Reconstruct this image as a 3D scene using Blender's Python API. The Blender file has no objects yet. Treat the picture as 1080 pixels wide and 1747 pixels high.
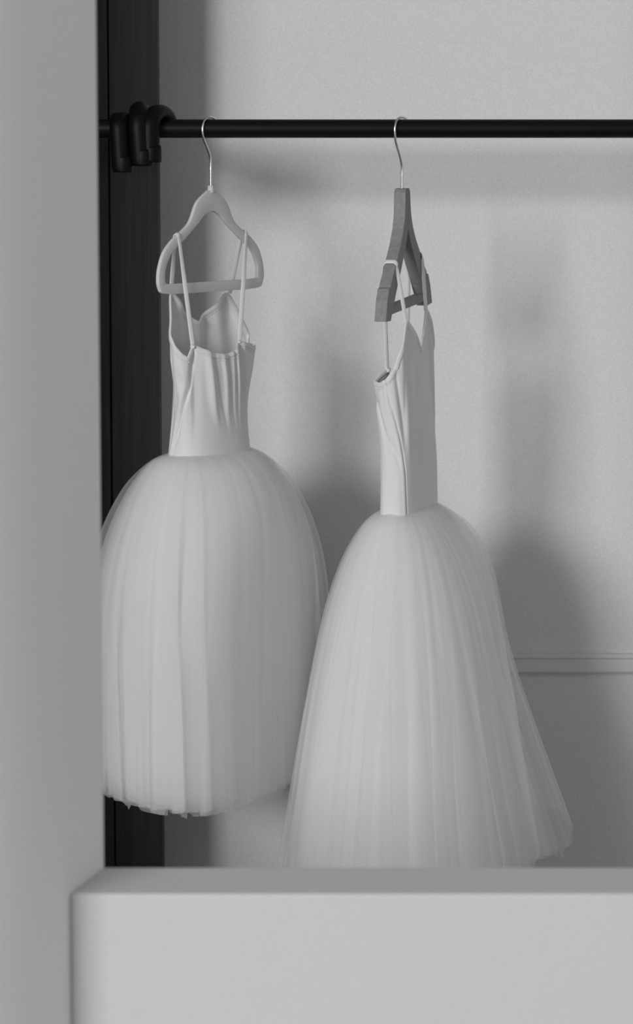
import bpy, bmesh, math, random
import numpy as np
from mathutils import Vector, Matrix

S = bpy.context.scene
COL = S.collection
rnd = random.Random(7)

# ------------------------------------------------------------------ camera
F = 5000.0                      # focal length in pixels of a 1080 x 1747 frame (long lens)
PITCH = math.atan(F / 39000.0)  # slight downward tilt
PPY = 1747 / 2
CAM = Vector((0.0, -5.0, 1.62))

cam = bpy.data.cameras.new('camera')
cam.sensor_fit = 'HORIZONTAL'
cam.sensor_width = 36.0
cam.lens = F / 1080.0 * 36.0
cam.dof.use_dof = True
cam.dof.focus_distance = 4.95
cam.dof.aperture_fstop = 12
camo = bpy.data.objects.new('camera', cam)
camo.location = CAM
camo.rotation_euler = (math.pi / 2 - PITCH, 0, 0)
COL.objects.link(camo)
S.camera = camo
CF = Vector((0, math.cos(PITCH), -math.sin(PITCH)))
CU = Vector((0, math.sin(PITCH), math.cos(PITCH)))


def at(px, py, Y):
    """world point on the plane y = Y seen at pixel (px, py)"""
    d = CF + Vector(((px - 540) / F, 0, 0)) + CU * (-(py - PPY) / F)
    t = (Y - CAM.y) / d.y
    return CAM + d * t


def zat(py, Y=0.0):
    return at(540, py, Y).z


# ------------------------------------------------------------------ world and light
w = bpy.data.worlds.new('room_ambient')
w.use_nodes = True
bg = w.node_tree.nodes['Background']
bg.inputs[0].default_value = (1, 1, 1, 1)
bg.inputs[1].default_value = 0.37
S.world = w

LAZ, LEL, LDIST = math.radians(26.5), math.radians(11.0), 14.0
ld = Vector((-math.sin(LAZ) * math.cos(LEL), -math.cos(LAZ) * math.cos(LEL), math.sin(LEL)))
la = bpy.data.lights.new('window_daylight', 'AREA')
la.shape = 'RECTANGLE'
la.size = 3.3
la.size_y = 2.5
la.energy = 1060
lo = bpy.data.objects.new('window_daylight', la)
lo.location = Vector((0.0, 0.0, 1.05)) + ld * LDIST
lo.rotation_euler = (-ld).to_track_quat('-Z', 'Y').to_euler()
COL.objects.link(lo)

S.view_settings.view_transform = 'Standard'
S.view_settings.look = 'None'
S.view_settings.gamma = 1
S.view_settings.use_curve_mapping = False
S.view_settings.exposure = 0.0
S.cycles.transparent_max_bounces = 16
S.cycles.max_bounces = 8
S.cycles.diffuse_bounces = 6
S.cycles.transmission_bounces = 4
S.cycles.adaptive_threshold = 0.025


# ------------------------------------------------------------------ materials
def new_mat(name):
    m = bpy.data.materials.new(name)
    m.use_nodes = True
    nt = m.node_tree
    return m, nt, nt.nodes['Principled BSDF']


def grey(v):
    return (v, v, v, 1)


def noise(nt, scale, detail=4, vec=None, rough=0.6):
    n = nt.nodes.new('ShaderNodeTexNoise')
    n.inputs['Scale'].default_value = scale
    n.inputs['Detail'].default_value = detail
    n.inputs['Roughness'].default_value = rough
    if vec is not None:
        nt.links.new(vec, n.inputs['Vector'])
    return n.outputs['Fac']


def ramp(nt, fac, a, b, p0=0.3, p1=0.7):
    r = nt.nodes.new('ShaderNodeMapRange')
    r.inputs['From Min'].default_value = p0
    r.inputs['From Max'].default_value = p1
    r.inputs['To Min'].default_value = a
    r.inputs['To Max'].default_value = b
    nt.links.new(fac, r.inputs['Value'])
    return r.outputs['Result']


def coords(nt, scale=(1, 1, 1), kind='Object'):
    tc = nt.nodes.new('ShaderNodeTexCoord')
    mp = nt.nodes.new('ShaderNodeMapping')
    mp.inputs['Scale'].default_value = scale
    nt.links.new(tc.outputs[kind], mp.inputs['Vector'])
    return mp.outputs['Vector']


def bump(nt, fac, strength, dist, bsdf):
    b = nt.nodes.new('ShaderNodeBump')
    b.inputs['Strength'].default_value = strength
    b.inputs['Distance'].default_value = dist
    nt.links.new(fac, b.inputs['Height'])
    nt.links.new(b.outputs['Normal'], bsdf.inputs['Normal'])


def mat_plaster(name, v, grain=0.05):
    m, nt, b = new_mat(name)
    c = coords(nt)
    f = noise(nt, 420, 2, c, 0.8)
    nt.links.new(ramp(nt, f, v * (1 - grain), v * (1 + grain)), b.inputs['Base Color'])
    b.inputs['Roughness'].default_value = 0.9
    b.inputs['Specular IOR Level'].default_value = 0.2
    bump(nt, noise(nt, 9, 5, c), 0.12, 0.01, b)
    return m


def mat_wood(name, a, bb, scale=(60, 60, 3), rough=0.6, bstr=0.25):
    m, nt, b = new_mat(name)
    c = coords(nt, scale)
    f = noise(nt, 3.0, 8, c, 0.7)
    nt.links.new(ramp(nt, f, a, bb), b.inputs['Base Color'])
    b.inputs['Roughness'].default_value = rough
    b.inputs['Specular IOR Level'].default_value = 0.25
    bump(nt, f, bstr, 0.002, b)
    return m


def mat_plain(name, v, rough, metal=0.0, var=0.08, scale=200, spec=0.4):
    m, nt, b = new_mat(name)
    f = noise(nt, scale, 3, coords(nt))
    nt.links.new(ramp(nt, f, v * (1 - var), v * (1 + var)), b.inputs['Base Color'])
    b.inputs['Roughness'].default_value = rough
    b.inputs['Metallic'].default_value = metal
    b.inputs['Specular IOR Level'].default_value = spec
    return m


def mat_jersey(name, v):
    m, nt, b = new_mat(name)
    c = coords(nt)
    f = noise(nt, 900, 2, c)
    nt.links.new(ramp(nt, f, v * 0.97, v * 1.03), b.inputs['Base Color'])
    b.inputs['Roughness'].default_value = 0.75
    b.inputs['Sheen Weight'].default_value = 0.15
    b.inputs['Specular IOR Level'].default_value = 0.25
    bump(nt, noise(nt, 60, 3, c), 0.08, 0.004, b)
    return m


def mat_tulle(name, v, a0, a1, through=0.5):
    """net fabric: partly see-through, denser along the gathered threads"""
    m = bpy.data.materials.new(name)
    m.use_nodes = True
    nt = m.node_tree
    nt.nodes.clear()
    out = nt.nodes.new('ShaderNodeOutputMaterial')
    tr = nt.nodes.new('ShaderNodeBsdfTransparent')
    df = nt.nodes.new('ShaderNodeBsdfDiffuse')
    tl = nt.nodes.new('ShaderNodeBsdfTranslucent')
    df.inputs[0].default_value = grey(v)
    tl.inputs[0].default_value = grey(v)
    mx = nt.nodes.new('ShaderNodeMixShader')
    mx.inputs[0].default_value = through
    nt.links.new(df.outputs[0], mx.inputs[1])
    nt.links.new(tl.outputs[0], mx.inputs[2])
    c = coords(nt, (11, 0.5, 1), 'UV')
    f = noise(nt, 2.0, 3, c, 0.55)
    al = ramp(nt, f, a0, a1, 0.3, 0.72)
    mo = nt.nodes.new('ShaderNodeMixShader')
    nt.links.new(al, mo.inputs[0])
    nt.links.new(tr.outputs[0], mo.inputs[1])
    nt.links.new(mx.outputs[0], mo.inputs[2])
    nt.links.new(mo.outputs[0], out.inputs[0])
    return m


M = dict(
    wall=mat_plaster('wall_paint', 0.73, 0.09),
    wall_near=mat_plaster('near_wall_paint', 0.90, 0.05),
    low_wall=mat_plaster('low_wall_paint', 0.57, 0.05),
    trim=mat_plaster('trim_paint', 0.72, 0.03),
    floor=mat_plain('floor_paint', 0.35, 0.6),
    post=mat_wood('dark_stained_wood', 0.011, 0.027, (45, 45, 1.2), 0.6),
    rod=mat_plain('black_rod_paint', 0.004, 0.36, spec=0.22),
    rubber=mat_plain('black_rubber', 0.003, 0.5, spec=0.15),
    chrome=mat_plain('hook_steel', 0.75, 0.22, 1.0, 0.03),
    velvet=mat_plain('grey_flocking', 0.66, 0.95, var=0.08, scale=900, spec=0.1),
    wood=mat_wood('hanger_wood', 0.20, 0.29, (30, 120, 30), 0.6, 0.1),
    jersey=mat_jersey('white_jersey', 0.74),
    core=mat_tulle('dense_tulle', 0.97, 1.0, 1.0, 0.40),
    tulle=mat_tulle('fine_tulle', 0.98, 0.32, 0.43),
    sheer=mat_tulle('sheer_tulle', 0.97, 0.22, 0.30),
)


# ------------------------------------------------------------------ mesh helpers
def link(name, verts, faces, mat, parent=None, smooth=True, uv=None):
    me = bpy.data.meshes.new(name)
    me.from_pydata([tuple(v) for v in verts], [], faces)
    me.validate()
    me.update()
    if smooth:
        me.polygons.foreach_set('use_smooth', [True] * len(me.polygons))
    if uv is not None:
        lay = me.uv_layers.new(name='UVMap')
        idx = np.empty(len(me.loops), dtype=np.int32)
        me.loops.foreach_get('vertex_index', idx)
        lay.data.foreach_set('uv', np.asarray(uv, dtype=np.float32)[idx].ravel())
    me.materials.append(mat)
    o = bpy.data.objects.new(name, me)
    COL.objects.link(o)
    if parent is not None:
        o.parent = parent
        o.matrix_parent_inverse = Matrix.Translation(-parent.location)
    return o


def thing(name, label, cat, loc, group=None):
    o = bpy.data.objects.new(name, None)
    COL.objects.link(o)
    o.location = loc
    o.empty_display_size = 0.05
    tag(o, label, cat, group)
    return o


def tag(o, label=None, cat=None, group=None, kind=None):
    for k, v in (('label', label), ('category', cat), ('group', group), ('kind', kind)):
        if v:
            o[k] = v
    return o


def box_data(x0, x1, y0, y1, z0, z1):
    v = [(x, y, z) for z in (z0, z1) for y in (y0, y1) for x in (x0, x1)]
    f = [(0, 2, 3, 1), (4, 5, 7, 6), (0, 1, 5, 4), (1, 3, 7, 5), (3, 2, 6, 7), (2, 0, 4, 6)]
    return v, f


def bevel(o, wid, seg=2):
    b = o.modifiers.new('bevel', 'BEVEL')
    b.width = wid
    b.segments = seg
    b.limit_method = 'ANGLE'
    b.angle_limit = math.radians(35)
    return o


def box(name, x0, x1, y0, y1, z0, z1, mat, parent=None, bev=0.0):
    v, f = box_data(x0, x1, y0, y1, z0, z1)
    o = link(name, v, f, mat, parent, smooth=False)
    if bev:
        bevel(o, bev)
    return o


def prism(name, poly, z0, z1, mat, bev=0.0):
    """vertical prism over a counter-clockwise footprint"""
    n = len(poly)
    v = [(x, y, z0) for x, y in poly] + [(x, y, z1) for x, y in poly]
    f = [tuple(reversed(range(n))), tuple(range(n, 2 * n))]
    f += [(i, (i + 1) % n, n + (i + 1) % n, n + i) for i in range(n)]
    o = link(name, v, f, mat, smooth=False)
    if bev:
        bevel(o, bev, 3)
    return o


def catmull(pts, n, closed=False):
    """resample a polyline of vectors with a Catmull-Rom spline, n samples per span"""
    P = [np.array(p, dtype=float) for p in pts]
    m = len(P)
    out = []
    spans = m if closed else m - 1
    for i in range(spans):
        if closed:
            p0, p1, p2, p3 = P[(i - 1) % m], P[i], P[(i + 1) % m], P[(i + 2) % m]
        else:
            p0, p1, p2, p3 = P[max(i - 1, 0)], P[i], P[i + 1], P[min(i + 2, m - 1)]
        for k in range(n):
            t = k / n
            out.append(0.5 * (2 * p1 + (p2 - p0) * t + (2 * p0 - 5 * p1 + 4 * p2 - p3) * t * t
                              + (3 * p1 - p0 - 3 * p2 + p3) * t ** 3))
    if not closed:
        out.append(P[-1])
    return out


def sweep(path, ra, rb=None, seg=10, closed=False, ref=None, cap=True):
    """sweep an elliptical section along a path; ref(i) gives the direction of the ra half axis"""
    P = [Vector(p) for p in path]
    n = len(P)
    verts, faces = [], []
    prev = None
    for i in range(n):
        a = P[(i - 1) % n] if (closed or i > 0) else P[i]
        b = P[(i + 1) % n] if (closed or i < n - 1) else P[i]
        t = (b - a).normalized()
        if ref is not None:
            r = Vector(ref(i))
        else:
            r = prev if prev is not None else (Vector((0, 0, 1)) if abs(t.z) < 0.9 else Vector((1, 0, 0)))
        e1 = (r - t * r.dot(t)).normalized()
        e2 = t.cross(e1)
        prev = e1
        A = ra(i) if callable(ra) else ra
        B = (rb(i) if callable(rb) else rb) if rb is not None else A
        for k in range(seg):
            q = 2 * math.pi * k / seg
            verts.append(P[i] + e1 * (A * math.cos(q)) + e2 * (B * math.sin(q)))
    for i in range(n if closed else n - 1):
        j = (i + 1) % n
        for k in range(seg):
            l = (k + 1) % seg
            faces.append((i * seg + k, i * seg + l, j * seg + l, j * seg + k))
    if cap and not closed:
        faces.append(tuple(reversed(range(seg))))
        faces.append(tuple(range((n - 1) * seg, n * seg)))
    return verts, faces


def loops_slab(outer, inner, frame, th, closed=True):
    """slab between two matched loops given in (u, z); frame maps (u, w, z) to the world"""
    n = len(outer)
    V, Fc = [], []
    for w in (-th / 2, th / 2):
        V += [frame(u, w, z) for u, z in outer]
        V += [frame(u, w, z) for u, z in inner]
    o0, i0, o1, i1 = 0, n, 2 * n, 3 * n
    rng = range(n if closed else n - 1)
    for k in rng:
        l = (k + 1) % n
        Fc += [(o0 + k, o0 + l, i0 + l, i0 + k), (o1 + l, o1 + k, i1 + k, i1 + l),
               (o0 + l, o0 + k, o1 + k, o1 + l), (i0 + k, i0 + l, i1 + l, i1 + k)]
    if not closed:
        for k in (0, n - 1):
            Fc.append((o0 + k, i0 + k, i1 + k, o1 + k))
    return V, Fc


def fix_normals(o):
    bm = bmesh.new()
    bm.from_mesh(o.data)
    bmesh.ops.recalc_face_normals(bm, faces=bm.faces)
    bm.to_mesh(o.data)
    bm.free()
    return o


def local_frame(cx, cy, alpha):
    ca, sa = math.cos(alpha), math.sin(alpha)

    def fr(u, w, z):
        return Vector((cx + u * ca + w * sa, cy + u * sa - w * ca, z))
    return fr


# ------------------------------------------------------------------ setting
WY = 0.48                                            # back wall plane
tag(box('wall_back', -1.6, 2.2, WY, WY + 0.12, 0, 2.9, M['wall']), kind='structure')
tag(box('floor', -2.6, 2.2, -6.0, WY, -0.05, 0.0, M['floor']), kind='structure')

# splayed end of the partition on the left; its near face runs towards the camera
HWY = -1.9
E_b = at(177.5, 1479, HWY)                         # rear top corner of the low wall at the partition
ztop = zat(1479, HWY)
# the low wall's front lies so that its top edge falls on the front edge row
_d = CF + CU * (-(1525 - PPY) / F)
yf = CAM.y + _d.y * (ztop - CAM.z) / _d.z
E_f = at(118, 1525, yf)
# footprint of the near face: straight along the low wall's end, then curving gently outwards
ang0 = math.atan2(E_b.x - E_f.x, E_b.y - E_f.y)
face, q, leg = [Vector((E_b.x, E_b.y, 0)), Vector((E_f.x, E_f.y, 0))], Vector((E_f.x, E_f.y, 0)), 0.030
for k in range(16):
    a_ = ang0 + (math.radians(40) - ang0) * min(1.0, (k + 1) / 7)
    q = q + Vector((-math.sin(a_), -math.cos(a_), 0)) * leg
    face.append(q.copy())
back = []
for k, c in enumerate(face):
    t_ = (face[min(k + 1, len(face) - 1)] - face[max(k - 1, 0)]).normalized()
    back.append(c + Vector((t_.y, -t_.x, 0)) * 0.04)
poly = [(c.x, c.y) for c in face] + [(c.x, c.y) for c in reversed(back)]
npol = len(poly)
area = sum(poly[i][0] * poly[(i + 1) % npol][1] - poly[(i + 1) % npol][0] * poly[i][1] for i in range(npol))
if area < 0:
    poly.reverse()
wl = tag(prism('wall_left', poly, 0, 2.7, M['wall_near']), kind='structure')
for p_ in wl.data.polygons:
    p_.use_smooth = len(p_.vertices) == 4
wl.data.set_sharp_from_angle(angle=math.radians(40))
tag(box('ceiling_shade', -1.6, 2.2, -0.9, WY + 0.12, 2.35, 2.45, M['wall']), kind='structure')  # unseen slab added to cut ambient light on the back wall
tag(box('wall_alcove_shade', -0.74, -0.63, -0.40, WY, 0, 2.35, M['post']), kind='structure')  # unseen side wall added to block ambient light, dark to cut bounce

lw = [(E_b.x, HWY), (E_f.x, yf), (1.6, yf), (1.6, HWY)]
tag(prism('wall_front', lw, 0, ztop, M['low_wall'], 0.004), kind='structure')

xq = min(back[0].x, back[1].x) - 0.002
tag(prism('wall_front_shade', [(-2.6, yf), (xq, yf), (xq, HWY), (-2.6, HWY)], 0, ztop, M['low_wall'], 0.004), kind='structure')  # hidden run of low wall added to shade the lower back wall

zr0, zr1 = zat(1147, WY), zat(1114, WY)
prof = [(0.0, zr0), (-0.010, zr0), (-0.013, zr0 + 0.004), (-0.013, zr1 - 0.010), (-0.016, zr1 - 0.007),
        (-0.016, zr1 - 0.002), (-0.013, zr1), (0.0, zr1)]
v, f = [], []
for x in (-1.6, 2.2):
    v += [(x, WY + y, z) for y, z in prof]
n = len(prof)
f = [(i, (i + 1) % n, n + (i + 1) % n, n + i) for i in range(n)] + [tuple(range(n)), tuple(range(2 * n - 1, n - 1, -1))]
tag(fix_normals(link('trim_1', v, f, M['trim'], smooth=False)), kind='structure')
tag(box('baseboard_back', -1.6, 2.2, WY - 0.012, WY, 0, 0.09, M['trim'], bev=0.002), kind='structure')

# ------------------------------------------------------------------ dark timber post
PY0, PY1 = 0.255, 0.335
xr = at(267, 0, PY0).x
xg = at(183.5, 0, PY0).x
xl = xg - 0.075
post = thing('timber_post', 'tall dark stained wooden post standing behind the black rail', 'post', ((xl + xr) / 2, (PY0 + PY1) / 2, 0))
box('wide_board', xg + 0.0012, xr, PY0, PY1, 0, 2.6, M['post'], post, 0.0015)
box('narrow_board', xl, xg - 0.0012, PY0 + 0.003, PY1, 0, 2.6, M['post'], post, 0.0015)
box('groove_strip', xg - 0.004, xg + 0.004, PY0 + 0.012, PY1 - 0.006, 0, 2.6, M['rubber'], post)

# ------------------------------------------------------------------ clothes rail
ZR = (zat(203.5, 0) + zat(235.5, 0)) / 2
RR = (zat(203.5, 0) - zat(235.5, 0)) / 2
rail = thing('clothes_rail', 'round black clothes rail running across in front of the wall', 'rail', (0.1, 0, ZR))
v, f = sweep([(x, 0, ZR) for x in np.linspace(-0.62, 1.3, 40)], RR, seg=40)
link('tube', v, f, M['rod'], rail)
for x0, x1 in ((-0.63, -0.62), (1.3, 1.308)):
    v, f = sweep([(x0, 0, ZR), (x1, 0, ZR)], RR * 1.05, seg=32)
    link('end_cap', v, f, M['rod'], rail)
xb = at(238, 219, 0).x
v, f = sweep([(xb, PY0, ZR), (xb, RR * 0.8, ZR)], 0.010, seg=16)
link('bracket', v, f, M['rod'], rail)

# ------------------------------------------------------------------ three thick black hooks on the rail
HK = [  # px centre, top row, bottom row, leg radius, yaw, lean, label
    (203.5, 191, 293, 0.0165, 0, 0.004, 'thick black tube hook at the left end of the rail, hanging lowest'),
    (237, 172, 282, 0.0176, 0, 0.005, 'thick black tube hook in the middle of the three on the rail'),
    (270, 177.5, 276, 0.0165, -28, 0.0, 'thick black tube hook with an open end, nearest the grey hanger'),
]
for i, (px, v0, v1, rl, yaw, lean, lab) in enumerate(HK):
    c = at(px, 219, -0.03)
    yw = math.radians(yaw)
    h = thing('tube_hook', lab, 'hook', (c.x, 0, ZR), 'black tube hooks on the rail')
    ht = zat(v0, 0.0) - ZR                     # crown height above the rail axis
    tk = (ht - RR) / 2 - 0.0002                # half thickness of the crown
    zb = zat(v1, -0.03) - ZR
    rf = RR + rl + 0.001
    pts, hs = [], []
    for z, s in ((zb, 0), (zb * 0.75, 0), (zb * 0.5, 0), (zb * 0.25, 0)):
        pts.append((-rf, z)); hs.append(rl)
    for q in np.linspace(0, math.pi, 15):
        rad_h = rf
        k = math.sin(q)
        pts.append((-rf * math.cos(q), (RR + tk) * k)); hs.append(rl + (tk - rl) * k ** 1.5)
    pts.append((rf, -0.012)); hs.append(rl)
    path, H = [], []
    for y, z in pts:
        # lower part of the front leg swings sideways a little
        path.append(Vector((c.x - math.sin(yw) * y * 0.9 + lean * max(0, -z) / 0.07, y * math.cos(yw * 0.5), ZR + z)))
    side = Vector((math.cos(yw), math.sin(yw) * 0.3, 0))
    v, f = sweep(path, lambda k: rl, lambda k: hs[k], seg=28, ref=lambda k: side, cap=False)
    o = link('bent_tube', v, f, M['rubber'], h)
    sm = o.modifiers.new('wall', 'SOLIDIFY'); sm.thickness = 0.004; sm.offset = -1
    sb = o.modifiers.new('smooth', 'SUBSURF'); sb.levels = 1; sb.render_levels = 1
    p0 = path[0]
    v, f = sweep([p0 + Vector((0.0022, 0, 0.026)), p0 + Vector((0.0025, 0, 0.022)), p0 + Vector((0.0025, 0, 0.002)), p0 + Vector((0.0025, 0, -0.001))],
                 lambda k: rl * (0.98, 1.03, 1.03, 0.98)[k], seg=28, ref=lambda k: (1, 0, 0))
    link('end_sleeve', v, f, M['rubber'], h)


# ------------------------------------------------------------------ hanger hook wire
def hook_wire(name, fr, z_neck, z_bend, parent, ub, rad=0.0021, inner=0.0):
    zb = z_bend
    rz = RR + rad
    ue = ub
    ctrl = [(0, z_neck), (0, (z_neck + zb) / 2), (-0.0006, zb), (-ue * 0.32, zb + (ZR - zb) * 0.28),
            (-ue * 0.83, ZR - (ZR - zb) * 0.36), (-ue, ZR - 0.004), (-ue * 0.86, ZR + rz * 0.62),
            (-ue * 0.45, ZR + rz * 0.97), (0, ZR + rz + 0.0014), (ue * 0.5, ZR + rz * 0.93), (ue * 0.88, ZR + rz * 0.55),
            (ue, ZR), (ue * 0.9, ZR - 0.010)]
    path = [fr(u, 0, z) for u, z in catmull(ctrl, 6)]
    v, f = sweep(path, rad, seg=12)
    return link(name, v, f, M['chrome'], parent)


# ------------------------------------------------------------------ grey flocked hanger
AL = math.radians(54)
LX = at(359.5, 300, 0).x
frL = local_frame(LX, 0, AL)


def to_plane(px, py, cx, alpha):
    """(u, z) where the ray through a pixel meets the hanger's vertical plane"""
    d = CF + Vector(((px - 540) / F, 0, 0)) + CU * (-(py - PPY) / F)
    ca, sa = math.cos(alpha), math.sin(alpha)
    # normal (sa, -ca, 0); plane through (cx, 0)
    t = (sa * (cx - CAM.x) - ca * (0 - CAM.y)) / (sa * d.x - ca * d.y)
    q = CAM + d * t
    return (q.x - cx) * ca + q.y * sa, q.z


outL = [(355, 325), (337, 344), (327, 370), (320, 382), (301, 399), (291, 408), (275, 429), (266, 455), (264.5, 472), (266, 486), (272, 497.5), (300, 500)]
outR = [(366, 324), (386, 344), (396, 371.7), (403.6, 385), (417, 399), (428, 410.5), (437, 427), (442.5, 451), (444.5, 475), (442, 487), (436.7, 493), (419, 495)]
innL = [(358, 360.5), (347, 366), (335.5, 377.5), (326, 387), (311, 404), (299, 416), (287, 432), (277, 455), (275, 470), (275.5, 478), (277, 481.5), (300, 481.5)]
innR = [(364, 360), (373, 367), (381, 381), (387, 389), (401, 405), (412, 416), (427, 432), (433.7, 455), (434, 468), (433, 475), (430, 478), (419, 478.6)]


def half(Ls, Rs, cx, al):
    H = []
    for a, b in zip(Ls, Rs):
        ua, za = to_plane(*a, cx, al)
        ub, zb = to_plane(*b, cx, al)
        H.append(((ub - ua) / 2, (za + zb) / 2))
    return H


def ring_from_half(H, n=5):
    right = [(u, z) for u, z in catmull(H, n)]
    left = [(-u, z) for u, z in reversed(right)]
    return right + left


hang1 = thing('clothes_hanger', 'pale grey flocked hanger with a straight bar and steel hook, left', 'hanger', (LX, 0, zat(500, 0)))
ho, hi = half(outL, outR, LX, AL), half(innL, innR, LX, AL)
v, f = loops_slab(ring_from_half(ho), ring_from_half(hi), frL, 0.0065)
o = fix_normals(link('frame', v, f, M['velvet'], hang1, smooth=True))
bevel(o, 0.0014, 2)
zn = zat(325, 0)
v, f = sweep([frL(0, 0, zn - 0.004), frL(0, 0, zn + 0.001), frL(0, 0, zn + 0.008), frL(0, 0, zn + 0.0085)],
             lambda k: (0.007, 0.0055, 0.0048, 0.0035)[k], seg=18)
link('neck', v, f, M['velvet'], hang1)
hook_wire('hook', local_frame(LX, 0, math.radians(57)), zn, zat(270, 0), hang1, 0.0235)

# ------------------------------------------------------------------ wooden hanger
AR = math.radians(71)
RX = at(686, 300, 0).x
TILT = math.radians(3.8)
ZT = zat(321, 0)
_fr = local_frame(RX, 0, AR)


def frR(u, w, z):
    """z relative to the top of the wooden hanger; swung a little in its own plane"""
    c, s = math.cos(TILT), math.sin(TILT)
    return _fr(u * c - z * s, w, ZT + u * s + z * c)


hang2 = thing('clothes_hanger', 'brown-grey wooden hanger with steep arms seen almost edge on, right', 'hanger', (RX, 0, zat(553, 0)))
oR = [(0.000, 0.0), (0.009, -0.0005), (0.0135, -0.006), (0.0145, -0.025), (0.018, -0.045), (0.026, -0.066), (0.043, -0.090), (0.064, -0.112), (0.085, -0.134), (0.103, -0.153), (0.1055, -0.157),
      (0.113, -0.158), (0.124, -0.178), (0.134, -0.211)]
iR = [(0.000, -0.070), (0.0008, -0.0705), (0.0016, -0.072), (0.004, -0.077), (0.0075, -0.083), (0.012, -0.091), (0.024, -0.108), (0.042, -0.132), (0.061, -0.154), (0.077, -0.173), (0.080, -0.178),
      (0.085, -0.184), (0.097, -0.199), (0.106, -0.213)]
for s in (1, -1):
    A = [(u * s, z) for u, z in oR]
    B = [(u * s, z) for u, z in iR]
    v, f = loops_slab(A, B, frR, 0.0205, closed=False)
    o = fix_normals(link('arm', v, f, M['wood'], hang2, smooth=False))
    bevel(o, 0.0012, 2)
v, f = box_data(-0.101, 0.101, -0.006, 0.006, -0.205, -0.189)
o = link('cross_bar', [frR(*q) for q in v], f, M['wood'], hang2, smooth=False)
fix_normals(o); bevel(o, 0.0015, 2)
hook_wire('hook', local_frame(RX, 0, math.radians(60)), ZT - 0.004, zat(283, 0), hang2, 0.0265)


# ------------------------------------------------------------------ dresses
def sstep(x, a, b):
    t = np.clip((np.asarray(x, dtype=float) - a) / (b - a), 0, 1)
    return t * t * (3 - 2 * t)


def ribbon(name, path, width, parent, wdir, mat, th=0.0011):
    v, f = sweep(path, lambda i: (width(i) if callable(width) else width) / 2, th, seg=12, ref=wdir)
    return link(name, v, f, mat, parent)


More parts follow.
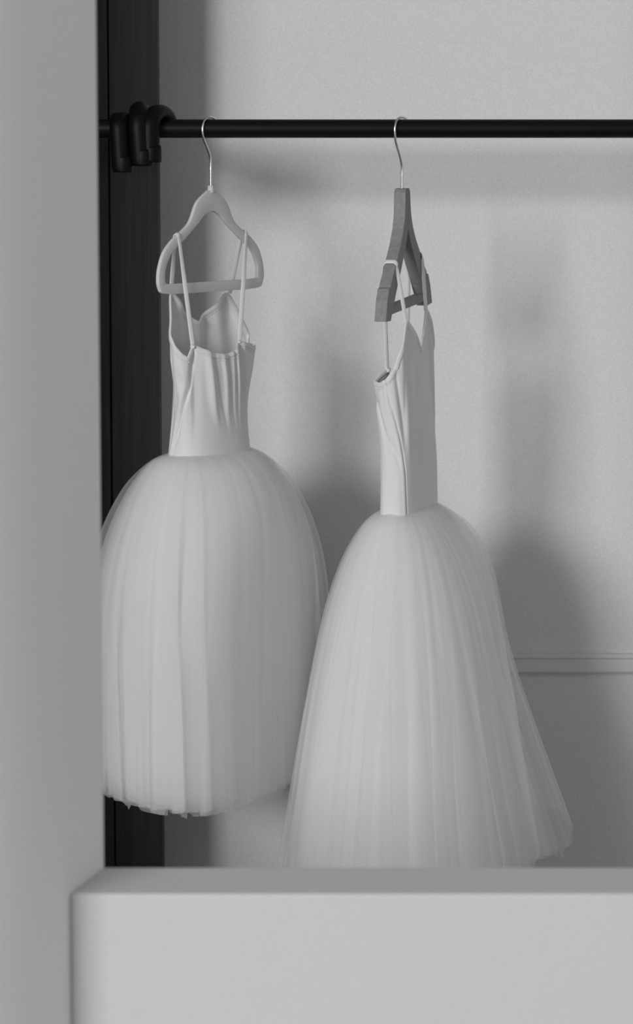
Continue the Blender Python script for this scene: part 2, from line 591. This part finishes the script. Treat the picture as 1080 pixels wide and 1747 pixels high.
class Dress:
    def __init__(self, root, cx, alpha, ring, zw, wa, wb, wexp, waist_c=(0, 0)):
        self.root = root
        self.alpha = alpha
        self.fr = local_frame(cx, 0, alpha)
        self.zw, self.wa, self.wb, self.wexp = zw, wa, wb, wexp
        self.wc = waist_c
        # ring: list of (u, w, pixel row) -> (u, w, z)
        R = []
        for u, w_, row in ring:
            y = self.fr(u, w_, 0).y
            R.append((u, w_, zat(row, y)))
        self.ring = R

    def bodice(self, disp, pinch, qpow=1.0, nspan=20, ns=70, smooth=8):
        P = np.array(self.ring)
        m = len(P)
        top = np.array([P[i] + (P[(i + 1) % m] - P[i]) * (k_ / nspan) for i in range(m) for k_ in range(nspan)])
        n = len(top)
        kk = np.hanning(2 * smooth + 1)[1:-1]; kk /= kk.sum()
        pad = 2 * smooth
        top = np.stack([np.convolve(np.concatenate([top[-pad:, c], top[:, c], top[:pad, c]]), kk, 'same')[pad:-pad] for c in range(3)], 1)
        ang = np.unwrap(np.arctan2(top[:, 1] / self.wb, top[:, 0] / self.wa))
        # smoothed, monotonic angle for the waist ring
        lin = ang[0] + (2 * math.pi) * np.sign(ang[-1] - ang[0]) * np.arange(n) / n
        dev = ang - lin
        k = 41
        ker = np.hanning(k + 2)[1:-1]; ker /= ker.sum()
        dev = np.convolve(np.concatenate([dev[-k:], dev, dev[:k]]), ker, 'same')[k:-k]
        th = lin + dev
        e = 2.0 / self.wexp
        cu, sw = np.cos(th), np.sin(th)
        wu = self.wa * np.sign(cu) * np.abs(cu) ** e + self.wc[0]
        ww = self.wb * np.sign(sw) * np.abs(sw) ** e + self.wc[1]
        V, UV = [], []
        for j in range(ns + 1):
            s = j / ns
            z = self.zw + (top[:, 2] - self.zw) * s
            # blend by true height so the outline follows the body, not the neckline
            hgt = np.clip((z - self.zw) / (np.median(top[:, 2]) - self.zw), 0, 1.6)
            q = 0.55 * s + 0.45 * np.clip(hgt, 0, 1) * s ** 0.5
            q = sstep(q, -0.25, 1.0) ; q = (q - sstep(0, -0.25, 1.0)) / (1 - sstep(0, -0.25, 1.0))
            q = np.asarray(q) ** qpow
            u = wu + (top[:, 0] - wu) * q
            w_ = ww + (top[:, 1] - ww) * q
            pz = 1 - pinch * math.sin(math.pi * min(s / 0.8, 1)) 
            u, w_ = u * pz, w_ * pz
            du, dw = disp(u, w_, s, np.degrees(th) % 360, z)
            u, w_ = u + du, w_ + dw
            for i in range(n):
                V.append(self.fr(u[i], w_[i], z[i]))
                UV.append((i / n, s))
        Fc = [(j * n + i, j * n + (i + 1) % n, (j + 1) * n + (i + 1) % n, (j + 1) * n + i)
              for j in range(ns) for i in range(n)]
        o = link('bodice', V, Fc, M['jersey'], self.root, uv=UV)
        sm = o.modifiers.new('cloth', 'SOLIDIFY'); sm.thickness = 0.0012; sm.offset = 0
        self.top = [V[ns * n + i] for i in range(n)]
        self.cols = [[V[j * n + i] for j in range(ns + 1)] for i in range(n)]
        self.nspan = nspan
        # binding along the neckline and the arm holes
        cen = sum(self.top, Vector()) / n
        dn = [(self.cols[i][-5] - self.top[i]).normalized() for i in range(n)]
        v, f = sweep([p + dn[i] * 0.0030 for i, p in enumerate(self.top)], 0.0048, 0.0025, seg=12, closed=True, ref=lambda i: dn[i])
        link('binding', v, f, M['jersey'], o)
        v, f = sweep([p + dn[i] * 0.0095 for i, p in enumerate(self.top)], 0.0014, 0.0018, seg=8, closed=True, ref=lambda i: dn[i])
        link('stitching', v, f, M['jersey'], o)
        return o

    def seam(self, bod, ring_index, s0=0.0, s1=0.97, r=0.0007):
        col = self.cols[int(ring_index * self.nspan)]
        n = len(col)
        pts = col[int(s0 * (n - 1)):int(s1 * (n - 1)) + 1]
        v, f = sweep(pts, r, seg=6)
        link('seam', v, f, M['jersey'], bod)

    def strap(self, ctrl, width, top, hang_dir):
        """ctrl: (u, w, z); flat against the hanger around index top, turned more to the front lower down"""
        nsp = 8
        P = [self.fr(*c) for c in catmull(ctrl, nsp)]
        low = Vector((0.86, 0.5, 0.0))

        def wd(i):
            k = abs(i / nsp - top)
            t = float(sstep(k, 2.2, 3.6))
            return hang_dir * (1 - t) + low * t
        return ribbon('strap', P, width, self.root, wd, M['jersey'], 0.0012)

    def knot(self, p, r=0.0045):
        bm = bmesh.new()
        bmesh.ops.create_icosphere(bm, subdivisions=3, radius=r)
        for vv in bm.verts:
            k = 1 + 0.25 * math.sin(vv.co.x * 900) * math.cos(vv.co.z * 800 + 1) + 0.12 * math.sin(vv.co.y * 1500)
            vv.co *= k
            vv.co += p
        vs = [tuple(q.co) for q in bm.verts]
        fs = [tuple(q.index for q in fc.verts) for fc in bm.faces]
        bm.free()
        return link('knot', vs, fs, M['jersey'], self.root)


# plane along which the two skirts press against each other
PN = Vector((0.80, -0.60, 0)).normalized()
PM = Vector((-0.006, 0, 0))


def skirt_layer(D, name, mat, table, ab0, ab1, scale, seed, length, amp, side, bias=0.0, bias_dir=0.0, bias_r=(0.03, 0.5),
                ntheta=720, nt=54, hem=None, lobe=0.0, npl=34, lead=0.0, tang=2.6, open_at=None, flare=0.0, shift=(0, 0)):
    r = np.random.RandomState(seed)
    if open_at is None:
        th = np.linspace(0, 2 * math.pi, ntheta, endpoint=False)
        spiral = 0.0 * th
    else:                         # a strip of tulle wrapped once, its free edges overlapping
        th = math.radians(open_at) + np.linspace(0, 2 * math.pi * 1.07, ntheta)
        spiral = 0.009 * (th - th[0]) / (2 * math.pi)

    def fsum(ns, amps):
        o = np.zeros_like(th)
        for n_, a_ in zip(ns, amps):
            o += a_ * np.sin(n_ * th + r.uniform(0, 6.28))
        return o
    env = 0.55 + 0.45 * np.clip(fsum([3, 5, 8], [0.6, 0.5, 0.5]), -1, 1)
    p_main = fsum([npl, npl + 7, npl - 9, npl * 2 + 3], [0.6, 0.45, 0.5, 0.25]) * env
    p_low = fsum([5, 7, 11], [0.5, 0.5, 0.35])
    p_fine = fsum([npl * 3, npl * 3 + 11], [0.5, 0.5])
    tng = (fsum([npl, npl + 7], [0.7, 0.5])) * env
    # cut lengths of tulle: stepped hem
    nstep = 36
    st = r.uniform(-1, 1, nstep)
    edges = np.sort(r.uniform(0, 2 * math.pi, nstep))
    idx = np.searchsorted(edges, th % (2 * math.pi)) % nstep
    hemv = length + 0.009 * st[idx] + 0.0015 * p_fine
    if hem is not None:
        hemv = hemv + hem(th)
    td = np.array([a for a, b in table]); tr = np.array([b for a, b in table])
    # rounded profile: the table smoothed, more strongly further down
    fd = np.linspace(0, td[-1], 400)
    fv = np.array([np.mean(np.interp(np.clip(x + np.linspace(-1, 1, 21) * min(0.6 * x, 0.035), 0, td[-1]), td, tr)) for x in fd])
    ts = (np.linspace(0, 1, nt + 1)) ** 1.55
    ca, sa = math.cos(D.alpha), math.sin(D.alpha)
    V = np.zeros((nt + 1, ntheta, 3)); UV = np.zeros((nt + 1, ntheta, 2))
    # world direction of each theta, for a lopsided flare
    for j, t in enumerate(ts):
        drop = hemv * t
        R = np.interp(drop, fd, fv)
        g = (R - tr[1]) / (tr[-1] - tr[1])
        A = (ab0[0] * tr[1] + (ab1[0] * tr[-1] - ab0[0] * tr[1]) * g) / R
        B = (ab0[1] * tr[1] + (ab1[1] * tr[-1] - ab0[1] * tr[1]) * g) / R
        sc = 1 + (scale - 1) * sstep(drop, 0.0, 0.06) + flare * drop
        grow = 0.12 + 0.88 * sstep(drop, 0.0, 0.35)
        tt = th + tang / npl * tng * sstep(drop, 0.05, 0.45) * (0.4 + 0.6 * t)
        u = A * R * sc * np.cos(tt)
        w_ = B * R * sc * np.sin(tt)
        ln = np.hypot(u, w_) + 1e-9
        rad = spiral * sstep(drop, 0.02, 0.2) + amp * (p_main * grow + 0.9 * p_low * sstep(drop, 0.05, 0.5) + 0.05 * p_fine * (0.3 + 0.7 * grow))
        u = u * (1 + rad / ln) + D.wc[0] + shift[0] * drop
        w_ = w_ * (1 + rad / ln) + D.wc[1] + shift[1] * drop
        if bias:
            X = u * ca + w_ * sa; Y = u * sa - w_ * ca
            a_ = np.arctan2(Y, X)
            k = 1 + bias * np.clip(np.cos(a_ - bias_dir), 0, 1) ** 1.5 * sstep(drop, bias_r[0], bias_r[1])
            k = k + lobe * np.clip(np.cos(a_ - 0.55), 0, 1) ** 2 * np.exp(-((drop - 0.06) / 0.10) ** 2) * sstep(drop, 0, 0.04)
            u, w_ = u * k, w_ * k
        c0 = D.fr(0, 0, 0)
        X = c0.x + u * ca + w_ * sa
        Y = c0.y + u * sa - w_ * ca
        s = (X - PM.x) * PN.x + (Y - PM.y) * PN.y
        kk = 0.024
        if side < 0:
            s2 = -kk * np.log1p(np.exp(-s / kk))
        else:
            s2 = kk * np.log1p(np.exp(s / kk))
        X = X + (s2 - s) * PN.x
        Y = Y + (s2 - s) * PN.y
        Y = np.minimum(Y, WY - 0.02)
        V[j, :, 0] = X; V[j, :, 1] = Y
        V[j, :, 2] = D.zw + 0.003 + lead - drop
        UV[j, :, 0] = th / (2 * math.pi); UV[j, :, 1] = t
    n = ntheta
    Fc = []
    for j in range(nt):
        for i in range(n):
            k = (i + 1) % n
            if k == 0 and open_at is not None:
                continue
            Fc.append((j * n + i, j * n + k, (j + 1) * n + k, (j + 1) * n + i))
    return link(name, V.reshape(-1, 3), Fc, mat, D.root, uv=UV.reshape(-1, 2))


# ---- left dress
ringL = [
    (-0.074, 0.023, 589), (-0.060, 0.032, 596), (-0.035, 0.038, 604), (0.000, 0.040, 606), (0.028, 0.036, 597), (0.048, 0.028, 582),
    (0.066, 0.030, 586), (0.088, 0.022, 588), (0.113, 0.010, 592), (0.120, -0.006, 584), (0.108, -0.018, 540),
    (0.086, -0.022, 497), (0.045, -0.030, 525), (0.002, -0.029, 552), (-0.040, -0.027, 526),
    (-0.074, -0.020, 497), (-0.086, -0.013, 532), (-0.102, -0.004, 572), (-0.106, 0.009, 592), (-0.099, 0.018, 605), (-0.087, 0.0235, 611)]
d1 = thing('tutu_dress', 'white ballet dress on the grey hanger, left, long tulle skirt', 'dress', (LX, 0, zat(1370, 0)), 'white ballet dresses on the rail')
zwL = zat(776, 0)
DL = Dress(d1, at(357, 600, 0).x, AL, ringL, zwL, 0.092, 0.045, 2.4)


def dispL(u, w, s, th, z):
    near = sstep(w, 0.000, 0.016)
    f = sstep(s, 0.18, 0.7) * (1 - 0.55 * sstep(s, 0.93, 1.0))
    d = 0
    # soft gathers falling from the neckline, each leaning its own way
    for ut, ub, sg, am in ((-0.052, -0.014, 0.0075, 0.0065), (-0.030, 0.004, 0.004, -0.0030), (-0.016, 0.016, 0.0050, 0.0042), (0.004, 0.026, 0.0040, -0.0030),
                           (0.012, 0.032, 0.0042, 0.0038), (0.030, 0.038, 0.0042, 0.0060), (0.042, 0.046, 0.0045, -0.0035), (0.058, 0.060, 0.0070, 0.0035)):
        c = ub + (ut - ub) * s
        wob = 0.0025 * math.sin(5 * s + ut * 200)
        d = d + am * np.exp(-((u - c - wob) / sg) ** 2)
    d = near * f * d
    # crease that runs from the knot down and back along the side seam
    cr = np.interp(s, [0, 0.35, 0.7, 0.95, 1.0], [190, 172, 152, 146, 146])
    g = -0.0042 * np.exp(-((th - cr) / 3.0) ** 2) * sstep(s, 0.02, 0.25) + 0.0020 * np.exp(-((th - cr - 7) / 5.0) ** 2)
    cr2 = np.interp(s, [0, 0.4, 0.85], [205, 190, 178])
    g = g - 0.0016 * np.exp(-((th - cr2) / 2.2) ** 2) * (1 - sstep(s, 0.8, 0.9))
    # shallow dents on the side panel
    g = g - 0.0035 * np.exp(-((s - 0.74) / 0.10) ** 2) * np.exp(-((th - 165) / 9.0) ** 2)
    far = sstep(-w, 0.004, 0.02)
    d2 = -far * sstep(s, 0.35, 0.9) * 0.004 * np.cos(u / 0.0085 + 3 * s)
    cx = sstep(u, 0.070, 0.095) * sstep(s, 0.78, 1.0) * 0.0045 * np.sin(w / 0.0028 + 12 * s)
    return cx - np.cos(np.radians(180 - th)) * g, d + d2 + np.sin(np.radians(180 - th)) * g


bo = DL.bodice(dispL, 0.075)


def zrow(D, u, w, row):
    return zat(row, D.fr(u, w, 0).y)


def arm_top(u):
    us = [q[0] for q in ho]; zs = [q[1] for q in ho]
    k = [i for i in range(8)]
    return float(np.interp(abs(u), [us[i] for i in k], [zs[i] for i in k]))


def c2(D, pts):
    return [(u, w, zrow(D, u, w, r)) for u, w, r in pts]


cxo = (LX - DL.fr(0, 0, 0).x)
for s, nu, nw, nr, fu, fw, fr_ in ((-1, -0.074, 0.0235, 592, -0.078, -0.020, 500), (1, 0.048, 0.0285, 584, 0.086, -0.022, 500)):
    ut = 0.094 * s
    zt = arm_top(ut) + 0.0022
    # shift between the dress axis and the hanger axis
    ou, ow = cxo * math.cos(AL), cxo * math.sin(AL)
    N = (nu, nw, zrow(DL, nu, nw, nr)); Fp = (fu, fw, zrow(DL, fu, fw, fr_))
    T0 = (ut + ou - 0.002 * s, ow + 0.0050, zt - 0.012); T1 = (ut + ou, ow + 0.0042, zt - 0.002); T2 = (ut + ou, ow, zt + 0.0006)
    T3 = (ut + ou, ow - 0.0042, zt - 0.002); T4 = (ut + ou - 0.002 * s, ow - 0.0050, zt - 0.012)
    mid = lambda a, b, t: tuple(a[i] + (b[i] - a[i]) * t for i in range(3))
    DL.strap([N, mid(N, T0, 0.35), mid(N, T0, 0.7), T0, T1, T2, T3, T4, mid(T4, Fp, 0.4), mid(T4, Fp, 0.75), Fp], 0.0085, 5, Vector((math.cos(AL), math.sin(AL), -0.55 * s)))
    DL.knot(DL.fr(N[0] - 0.002, N[1] + 0.001, N[2] + 0.001), 0.0042 if s < 0 else 0.003)

tabL = [(-0.01, 0.071), (0, 0.073), (0.004, 0.088), (0.012, 0.104), (0.03, 0.122), (0.055, 0.139), (0.09, 0.157), (0.14, 0.176), (0.22, 0.195), (0.33, 0.205), (0.5, 0.205), (0.65, 0.200)]
LL = zwL - zat(1372, -0.19)
hemL = lambda th: 0.030 * np.cos(th - math.radians(180)) + 0.024 * np.cos(th - math.radians(75)) - 0.013
aL0, aL1 = (1.33, 0.64), (1.04, 0.97)
for i, (nm, mt, sc, am, dl) in enumerate((('inner_skirt', 'core', 0.90, 0.0055, -0.012), ('tulle_layer', 'tulle', 0.94, 0.0065, 0.0), ('tulle_layer', 'tulle', 0.975, 0.0065, -0.004),
                                          ('tulle_layer', 'tulle', 1.005, 0.0075, 0.003), ('tulle_layer', 'sheer', 1.075, 0.0085, -0.006))):
    skirt_layer(DL, nm, M[mt], tabL, aL0, aL1, sc, 11 + i, LL + dl, am, -1, hem=hemL, npl=15 + 2 * i, lead=0.001 * i, open_at=(None, 172, 118, 100, 140)[i])

# ---- right dress
ringR = [
    (-0.062, -0.021, 630), (-0.080, -0.028, 640), (-0.096, -0.033, 651), (-0.110, -0.018, 655), (-0.116, -0.002, 646), (-0.109, 0.011, 625), (-0.096, 0.018, 590),
    (-0.080, 0.018, 545), (-0.040, 0.023, 573), (0.000, 0.021, 597), (0.035, 0.014, 570), (0.070, 0.007, 525), (0.086, 0.011, 548), (0.100, 0.012, 582),
    (0.110, 0.002, 612), (0.104, -0.014, 622), (0.062, -0.024, 608), (0.030, -0.029, 632), (0.000, -0.031, 640), (-0.032, -0.028, 638)]
d2 = thing('tutu_dress', 'white ballet dress on the wooden hanger, right, seen from the side', 'dress', (RX, 0, zat(1480, 0)), 'white ballet dresses on the rail')
zwR = zat(870, 0)
DR = Dress(d2, at(699, 700, 0).x, AR, ringR, zwR, 0.104, 0.0305, 3.4)


def dispR(u, w, s, th, z):
    # main side seam, a slanting crease that meets it, and the long fold beside it
    c1 = np.interp(s, [0, 0.25, 0.5, 0.75, 1.0], [141, 147, 160, 176, 192])
    g = -0.0030 * np.exp(-((th - c1) / 2.0) ** 2) + 0.0012 * np.exp(-((th - c1 - 6) / 5.0) ** 2)
    c2_ = np.interp(s, [0.3, 0.5, 0.75, 0.9], [158, 180, 212, 228])
    g = g - 0.0042 * np.exp(-((th - c2_) / 6.0) ** 2) * sstep(s, 0.28, 0.45) * (1 - sstep(s, 0.8, 0.95))
    c3 = np.interp(s, [0.3, 0.6, 1.0], [144, 152, 166])
    g = g - 0.0050 * np.exp(-((th - c3) / 5.0) ** 2) * sstep(s, 0.3, 0.6) * (1 - 0.4 * sstep(s, 0.9, 1.0))
    c4 = np.interp(s, [0.2, 0.6, 1.0], [132, 138, 150])
    g = g + 0.0035 * np.exp(-((th - c4) / 6.0) ** 2) * sstep(s, 0.2, 0.55)
    right = sstep(w, 0.004, 0.016)
    d2_ = right * 0.0016 * np.sin(u / 0.02 + 4 * s) * sstep(s, 0.2, 0.7)
    return -np.cos(np.radians(180 - th)) * g, d2_ + np.sin(np.radians(180 - th)) * g


bo = DR.bodice(dispR, 0.02, 2.2)
cr_ = math.cos(AR); sr_ = math.sin(AR)
co = RX - DR.fr(0, 0, 0).x
ou, ow = co * cr_, co * sr_


def hang_pt(u, w, z):
    """hanger coordinates to dress coordinates"""
    q = frR(u, w, z)
    dx, dy = q.x - DR.fr(0, 0, 0).x, q.y
    return (dx * cr_ + dy * sr_, dx * sr_ - dy * cr_, q.z)


for s, lu, lw, lr, ru, rw, rr in ((-1, -0.062, -0.021, 632, -0.080, 0.018, 550), (1, 0.062, -0.024, 610, 0.070, 0.007, 530)):
    uh = 0.072 * s
    zt = float(np.interp(0.072, [q[0] for q in oR], [-q[1] for q in oR])) * -1 + 0.0020
    N = (lu, lw, zrow(DR, lu, lw, lr)); Fp = (ru, rw, zrow(DR, ru, rw, rr))
    T0 = hang_pt(uh, -0.0125, zt - 0.016); T1 = hang_pt(uh, -0.0115, zt - 0.004); T1b = hang_pt(uh, -0.0075, zt + 0.0008)
    T2 = hang_pt(uh, 0, zt + 0.0012); T3b = hang_pt(uh, 0.0075, zt + 0.0008); T3 = hang_pt(uh, 0.0115, zt - 0.004); T4 = hang_pt(uh, 0.0125, zt - 0.016)
    mid = lambda a, b, t: tuple(a[i] + (b[i] - a[i]) * t for i in range(3))
    DR.strap([N, mid(N, T0, 0.35), mid(N, T0, 0.7), T0, T1, T1b, T2, T3b, T3, T4, mid(T4, Fp, 0.4), mid(T4, Fp, 0.75), Fp], 0.0078, 6, (frR(0.09 * s, 0, -0.139) - frR(0.064 * s, 0, -0.112)).normalized() * s)
    DR.knot(DR.fr(N[0], N[1] + 0.001, N[2] + 0.001), 0.0048 if s < 0 else 0.003)

tabR = [(-0.01, 0.049), (0, 0.050), (0.004, 0.060), (0.014, 0.078), (0.03, 0.092), (0.055, 0.108), (0.10, 0.128), (0.16, 0.147), (0.25, 0.170), (0.36, 0.194), (0.5, 0.219), (0.65, 0.250)]
LR = zwR - zat(1496, -0.18)
hemR = lambda th: 0.02 * np.cos(th - math.radians(150))
aR0, aR1 = (2.05, 0.66), (1.15, 0.94)
for i, (nm, mt, sc, am, dl, bi, br, lobe) in enumerate((
        ('inner_skirt', 'core', 0.92, 0.0055, -0.008, -0.27, (0.0, 0.3), 0.0), ('tulle_layer', 'tulle', 0.96, 0.0065, 0.0, -0.23, (0.0, 0.3), 0.0),
        ('tulle_layer', 'tulle', 0.985, 0.0065, 0.004, -0.17, (0.0, 0.4), 0.0), ('tulle_layer', 'tulle', 1.01, 0.0075, 0.0, -0.05, (0.1, 0.5), 0.12),
        ('tulle_layer', 'sheer', 1.03, 0.0085, -0.022, 0.20, (0.22, 0.62), 0.17))):
    skirt_layer(DR, nm, M[mt], tabR, aR0, aR1, sc, 41 + i, LR + dl, am, 1, bias=bi, bias_dir=0.15, bias_r=br, hem=hemR, npl=15 + 2 * i, open_at=(None, 130, 185, 112, 88)[i],
                lead=0.001 * i, lobe=lobe)
